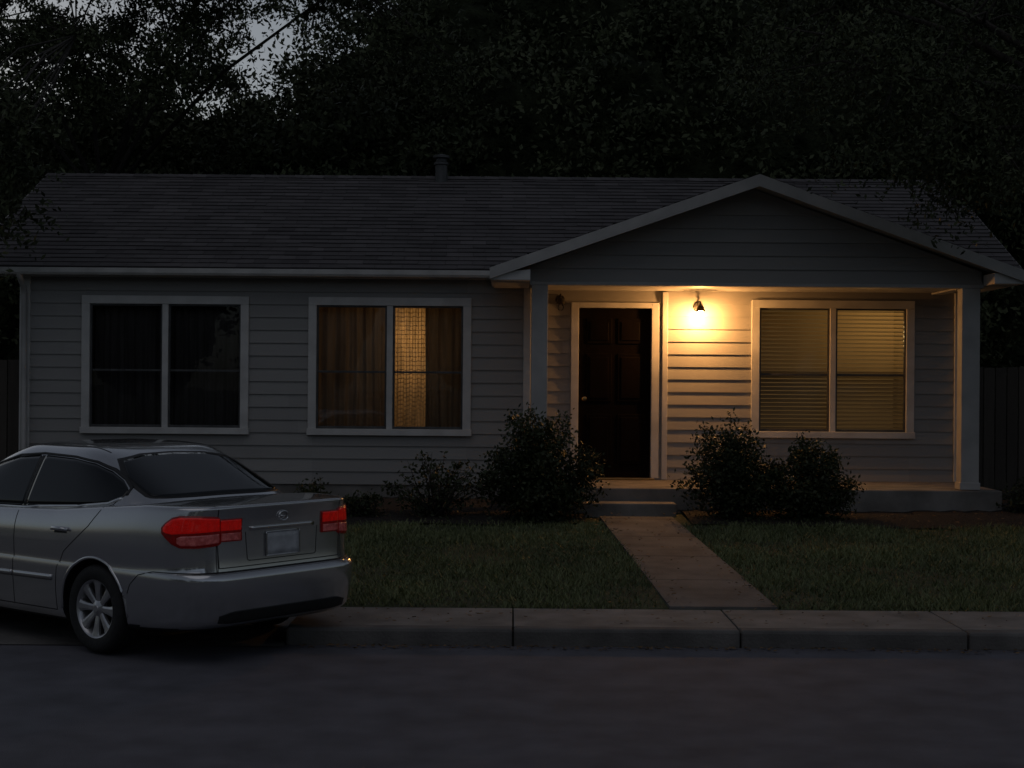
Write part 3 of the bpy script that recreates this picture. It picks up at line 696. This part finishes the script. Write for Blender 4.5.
for s in (1,-1):
    sidep('rear_side_window',[-.13,-.11,-.02,.12,.30,.55,.905,.92],[1.135,1.16,1.215,1.275,1.325,1.355,1.367,1.355],[1.12,1.095,1.07,1.05,1.035,1.02,1.0,1.01],M['carglass'],s,nx=60)
    sidep('front_side_window',[.965,.98,1.25,1.5,1.75,2.0,2.04],[1.355,1.367,1.345,1.275,1.155,1.01,.985],[1.01,.998,.99,.985,.98,.975,.97],M['carglass'],s,nx=60)
    sidep('pillar_cover',[.925,.96],[1.365,1.365],[1.0,1.0],M['black'],s,nx=4,off=.003)
    seam('window_belt_trim',[(-.12,1.10),(-.02,1.058),(.3,1.024),(.92,.99),(2.04,.962)],'side',s,.009,M['chrome'],.006,.01)
    seam('window_frame_trim',[(-.14,1.12),(-.12,1.17),(-.02,1.228),(.12,1.288),(.30,1.338),(.55,1.368),(.95,1.38),(1.25,1.358),(1.5,1.288),(1.8,1.145)],'side',s,.007,M['black'],.005,.008)
    seam('rear_door_seam',[(-.10,1.09),(-.03,1.0),(.06,.90),(.20,.80),(.34,.70),(.41,.58),(.43,.42),(.43,.27)],'side',s)
    seam('middle_door_seam',[(.945,1.0),(.95,.7),(.96,.27)],'side',s)
    seam('front_door_seam',[(2.04,.95),(2.08,.8),(2.06,.5),(2.03,.27)],'side',s)
    seam('rocker_seam',[(.43,.27),(2.03,.27)],'side',s)
    seam('side_moulding',[(.47,.505),(.94,.50)],'side',s,.018,M['paint'],.010,.012)
    seam('side_moulding',[(.965,.50),(2.0,.49)],'side',s,.018,M['paint'],.010,.012)
    seam('moulding_shadow_line',[(.47,.484),(2.0,.47)],'side',s,.003)
    seam('bumper_seam',[(-.93,.628),(-.62,.628),(-.50,.60),(-.42,.53),(-.385,.46)],'side',s)
    seam('boot_lid_top_seam',[(-.52,s*.60),(-.75,s*.615),(-.93,s*.60),(-1.0,s*.59)],'top',1,.004)
    seam('roof_gutter_seam',[(.30,s*.50),(.6,s*.535),(1.0,s*.54),(1.35,s*.50)],'top',1,.005)
    for hx in (.28,1.35):
        pts=[(hx,.86),(hx+.05,.868),(hx+.14,.868),(hx+.19,.858)]
        P3=[]
        for k,(a,z) in enumerate(pts):
            h=bv.ray_cast(Vector((a,3*s,z)),Vector((0,-s,0))); P3.append(h[0]+Vector((0,s*(.012 if k in(0,3) else .034),0)))
        tubes('door_handle',[(P3,[.012,.016,.016,.012])],M['paint'],CAR,10)
        seam('handle_recess',[(hx+.02,.852),(hx+.17,.848)],'side',s,.018,M['black'],.001)
    for xx in (0,WB):
        pts=[];
        for k in range(33):
            t=math.radians(-4+188*k/32); a,z=xx+.366*math.cos(t),.315+.366*math.sin(t)
            h=bv.ray_cast(Vector((a,3*s,z)),Vector((0,-s,0)))
            if h[0] is not None: pts.append(h[0]+Vector((0,-s*.004,0)))
        tubes('arch_lip',[(pts,[.012]*len(pts))],M['paint'],CAR,8)
    cornerp('tail_lamp_housing',[-.425,-.40,-.2,-.05,.03,.10,.135],[.995,1.010,1.020,1.018,1.004,.966,.937],[.828,.812,.797,.800,.824,.868,.90],M['red2'],s,.009,nx=50)
    cornerp('tail_lamp',[-.41,-.2,-.05,.03,.09,.115],[.998,1.008,1.005,.991,.956,.932],[.912,.903,.897,.892,.90,.91],M['red'],s,.013,nx=40)
    cornerp('tail_lamp_lower_lens',[-.405,-.2,-.06,-.02],[.893,.884,.880,.868],[.832,.816,.816,.832],M['redw'],s,.014)
    rearp('tail_lamp_inner_housing',sorted([s*.57,s*.385]),[.992,.992],[.835,.835],M['red2'],off=.010,nx=10)
    rearp('tail_lamp_inner',sorted([s*.565,s*.395]),[.985,.985],[.912,.912],M['red'],off=.014,nx=10)
    rearp('tail_lamp_inner_lens',sorted([s*.56,s*.40]),[.893,.893],[.843,.843],M['redw'],off=.015,nx=6)
    cornerp('head_lamp',[.25,.5,.75,1.0],[.72,.75,.77,.79],[.64,.62,.63,.7],M['lamp'],s,.006,front=True)
    lathe('door_mirror',[(0,-.10),(.05,-.085),(.075,-.04),(.08,0),(.07,.05),(.03,.09),(0,.1)],M['paint'],CAR,'y',20,(1.93,s*.97,1.02))
    seam('trunk_seam_side',[(s*.585,1.06),(s*.585,.80),(s*.575,.655)],'rear',1)
seam('trunk_seam_bottom',[(-.575,.655),(.575,.655)],'rear')
seam('bumper_top_line',[(-.80,.627),(.80,.627)],'rear',1,.005)
rearp('rear_window_surround',[-.63,-.61,-.52,-.3,0,.3,.52,.61,.63],[1.17,1.25,1.360,1.392,1.40,1.392,1.360,1.25,1.17],[1.112,1.102,1.100,1.100,1.102,1.100,1.100,1.102,1.112],M['black'],nx=70,nz=20,off=.003)
rearp('rear_window',[-.60,-.585,-.50,-.3,0,.3,.50,.585,.60],[1.17,1.24,1.345,1.378,1.387,1.378,1.345,1.24,1.17],[1.12,1.112,1.110,1.112,1.114,1.112,1.110,1.112,1.12],M['carglass'],nx=70,nz=20,off=.007)
rearp('windscreen',[-.66,-.6,-.3,0,.3,.6,.66],[1.1,1.28,1.365,1.375,1.365,1.28,1.1],[1.0,.99,1.0,1.0,1.0,.99,1.0],M['carglass'],sx=1,nx=60,nz=16,off=.005)
rearp('number_plate_recess',[-.33,-.30,.30,.33],[.90,.915,.915,.90],[.70,.685,.685,.70],M['paint'],off=-.002,nx=30)
rearp('number_plate',[-.155,.155],[.875,.875],[.715,.715],M['plate'],off=.012,nx=8,nz=4)
for q in ((.155,.163,.707,.883),(-.163,-.155,.707,.883)): rearp('plate_frame',[q[0],q[1]],[q[3]]*2,[q[2]]*2,M['chrome'],off=.016,nx=3)
rearp('plate_frame',[-.163,.163],[.883]*2,[.875]*2,M['chrome'],off=.016,nx=8,nz=2); rearp('plate_frame',[-.163,.163],[.715]*2,[.707]*2,M['chrome'],off=.016,nx=8,nz=2)
rearp('boot_handle_bar',[-.30,.30],[.925]*2,[.898]*2,M['chrome'],off=.018,nx=20,nz=3,thick=.02)
seam('recess_edge',[(-.345,.89),(-.33,.70),(-.31,.69),(.31,.69),(.33,.70),(.345,.89)],'rear',1,.003,M['black'])
rearp('lower_bumper_insert',[-.60,-.5,.5,.6],[.335,.36,.36,.335],[.285,.275,.275,.285],M['black'],off=.004,nx=30)
h=bv.ray_cast(Vector((-5,0,.985)),Vector((1,0,0)))[0]
bpts=[h+Vector((-.012,.045*math.cos(t),.032*math.sin(t))) for t in np.linspace(0,2*math.pi,25)]
tubes('emblem',[(bpts,[.006]*25),([h+Vector((-.012,-.03,0)),h+Vector((-.012,.03,0))],[.005,.005])],M['chrome'],CAR,6)
rearp('grille',[-.4,.4],[.68,.68],[.56,.56],M['black'],sx=1,nx=16)
def wheel(x,s):
    w=empty('wheel'); w.parent=CAR; w.location=(x,s*.765,.315); w.rotation_euler=(0,random.uniform(0,1),0)
    r=.315
    lathe('tyre',[(.205,-.095),(.22,-.105),(.27,-.108),(.295,-.10),(.309,-.085),(r,-.06),(r,-.03),(r-.006,-.028),(r-.006,-.022),(r,-.02),(r,.02),(r-.006,.022),(r-.006,.028),(r,.03),(r,.06),(.309,.085),(.295,.10),(.27,.108),(.22,.105),(.205,.095)],M['rubber'],w,'y',64,sharp=50)
    lathe('rim_barrel',[(.208,s*.098),(.200,s*.094),(.19,s*.08),(.18,s*.03),(.175,s*-.09),(.208,s*-.095)],M['alloy'],w,'y',48)
    lathe('brake_disc',[(0,s*.01),(.14,s*.01),(.14,s*-.01),(0,s*-.01)],M['metal'],w,'y',32)
    lathe('hub',[(0,s*.088),(.022,s*.088),(.028,s*.082),(.045,s*.078),(.06,s*.07),(.06,s*.03)],M['alloy'],w,'y',28)
    V=[];F=[];ns=8
    for i in range(ns):
        t=2*math.pi*i/ns; ca,sa=math.cos(t),math.sin(t); k=len(V)
        for rr,hw,yo,th in ((.045,.022,.072,.03),(.11,.026,.080,.026),(.165,.034,.084,.024),(.198,.048,.088,.02)):
            for off,yy in ((-hw,yo-.006),(-hw*.5,yo),(hw*.5,yo),(hw,yo-.006),(hw,yo-th),(-hw,yo-th)):
                V.append((rr*ca-off*sa,s*yy,rr*sa+off*ca))
        for a in range(3):
            for j in range(6): F.append((k+a*6+j,k+a*6+(j+1)%6,k+(a+1)*6+(j+1)%6,k+(a+1)*6+j))
    o=mkobj('spokes',V,F,M['alloy'],w)
    bm=bmesh.new();bm.from_mesh(o.data);bmesh.ops.recalc_face_normals(bm,faces=bm.faces);bm.to_mesh(o.data);bm.free()
for x in (0,WB):
    for s in (1,-1): wheel(x,s)
boxes('axles',[(-.04,.04,-.6,.6,.28,.35),(WB-.04,WB+.04,-.6,.6,.28,.35)],M['black'],CAR)

# ------------------------------------------------------------ sky, fill light, camera
w=bpy.data.worlds.new('World'); sc.world=w; w.use_nodes=True; nt=w.node_tree; N=nt.nodes; Lk=nt.links
bg=N['Background']; sky=N.new('ShaderNodeTexSky'); sky.sky_type='NISHITA'; sky.sun_disc=False
sky.sun_elevation=math.radians(6); sky.sun_rotation=math.radians(-30); sky.air_density=1; sky.dust_density=1; sky.ozone_density=4
hs=N.new('ShaderNodeHueSaturation'); hs.inputs['Saturation'].default_value=.40
Lk.new(sky.outputs[0],hs.inputs['Color']); Lk.new(hs.outputs[0],bg.inputs['Color']); bg.inputs['Strength'].default_value=.062
sl=bpy.data.lights.new('overhead_fill','SUN'); sl.energy=.15; sl.angle=math.radians(60); sl.color=(.98,.95,1)  # soft overhead fill, added to keep ground and roof from going black
so=bpy.data.objects.new('overhead_fill',sl); sc.collection.objects.link(so); so.rotation_euler=(math.radians(28),0,math.radians(-20))
cam=bpy.data.cameras.new('camera'); cam.lens=36*1500/1024; cam.sensor_width=36; cam.clip_end=2000
co=bpy.data.objects.new('camera',cam); sc.collection.objects.link(co); co.location=(0,0,1.75)
co.rotation_euler=(Matrix.Rotation(math.pi/2,3,'X')@Matrix.Rotation(math.radians(.45),3,'Z')).to_euler()
sc.camera=co
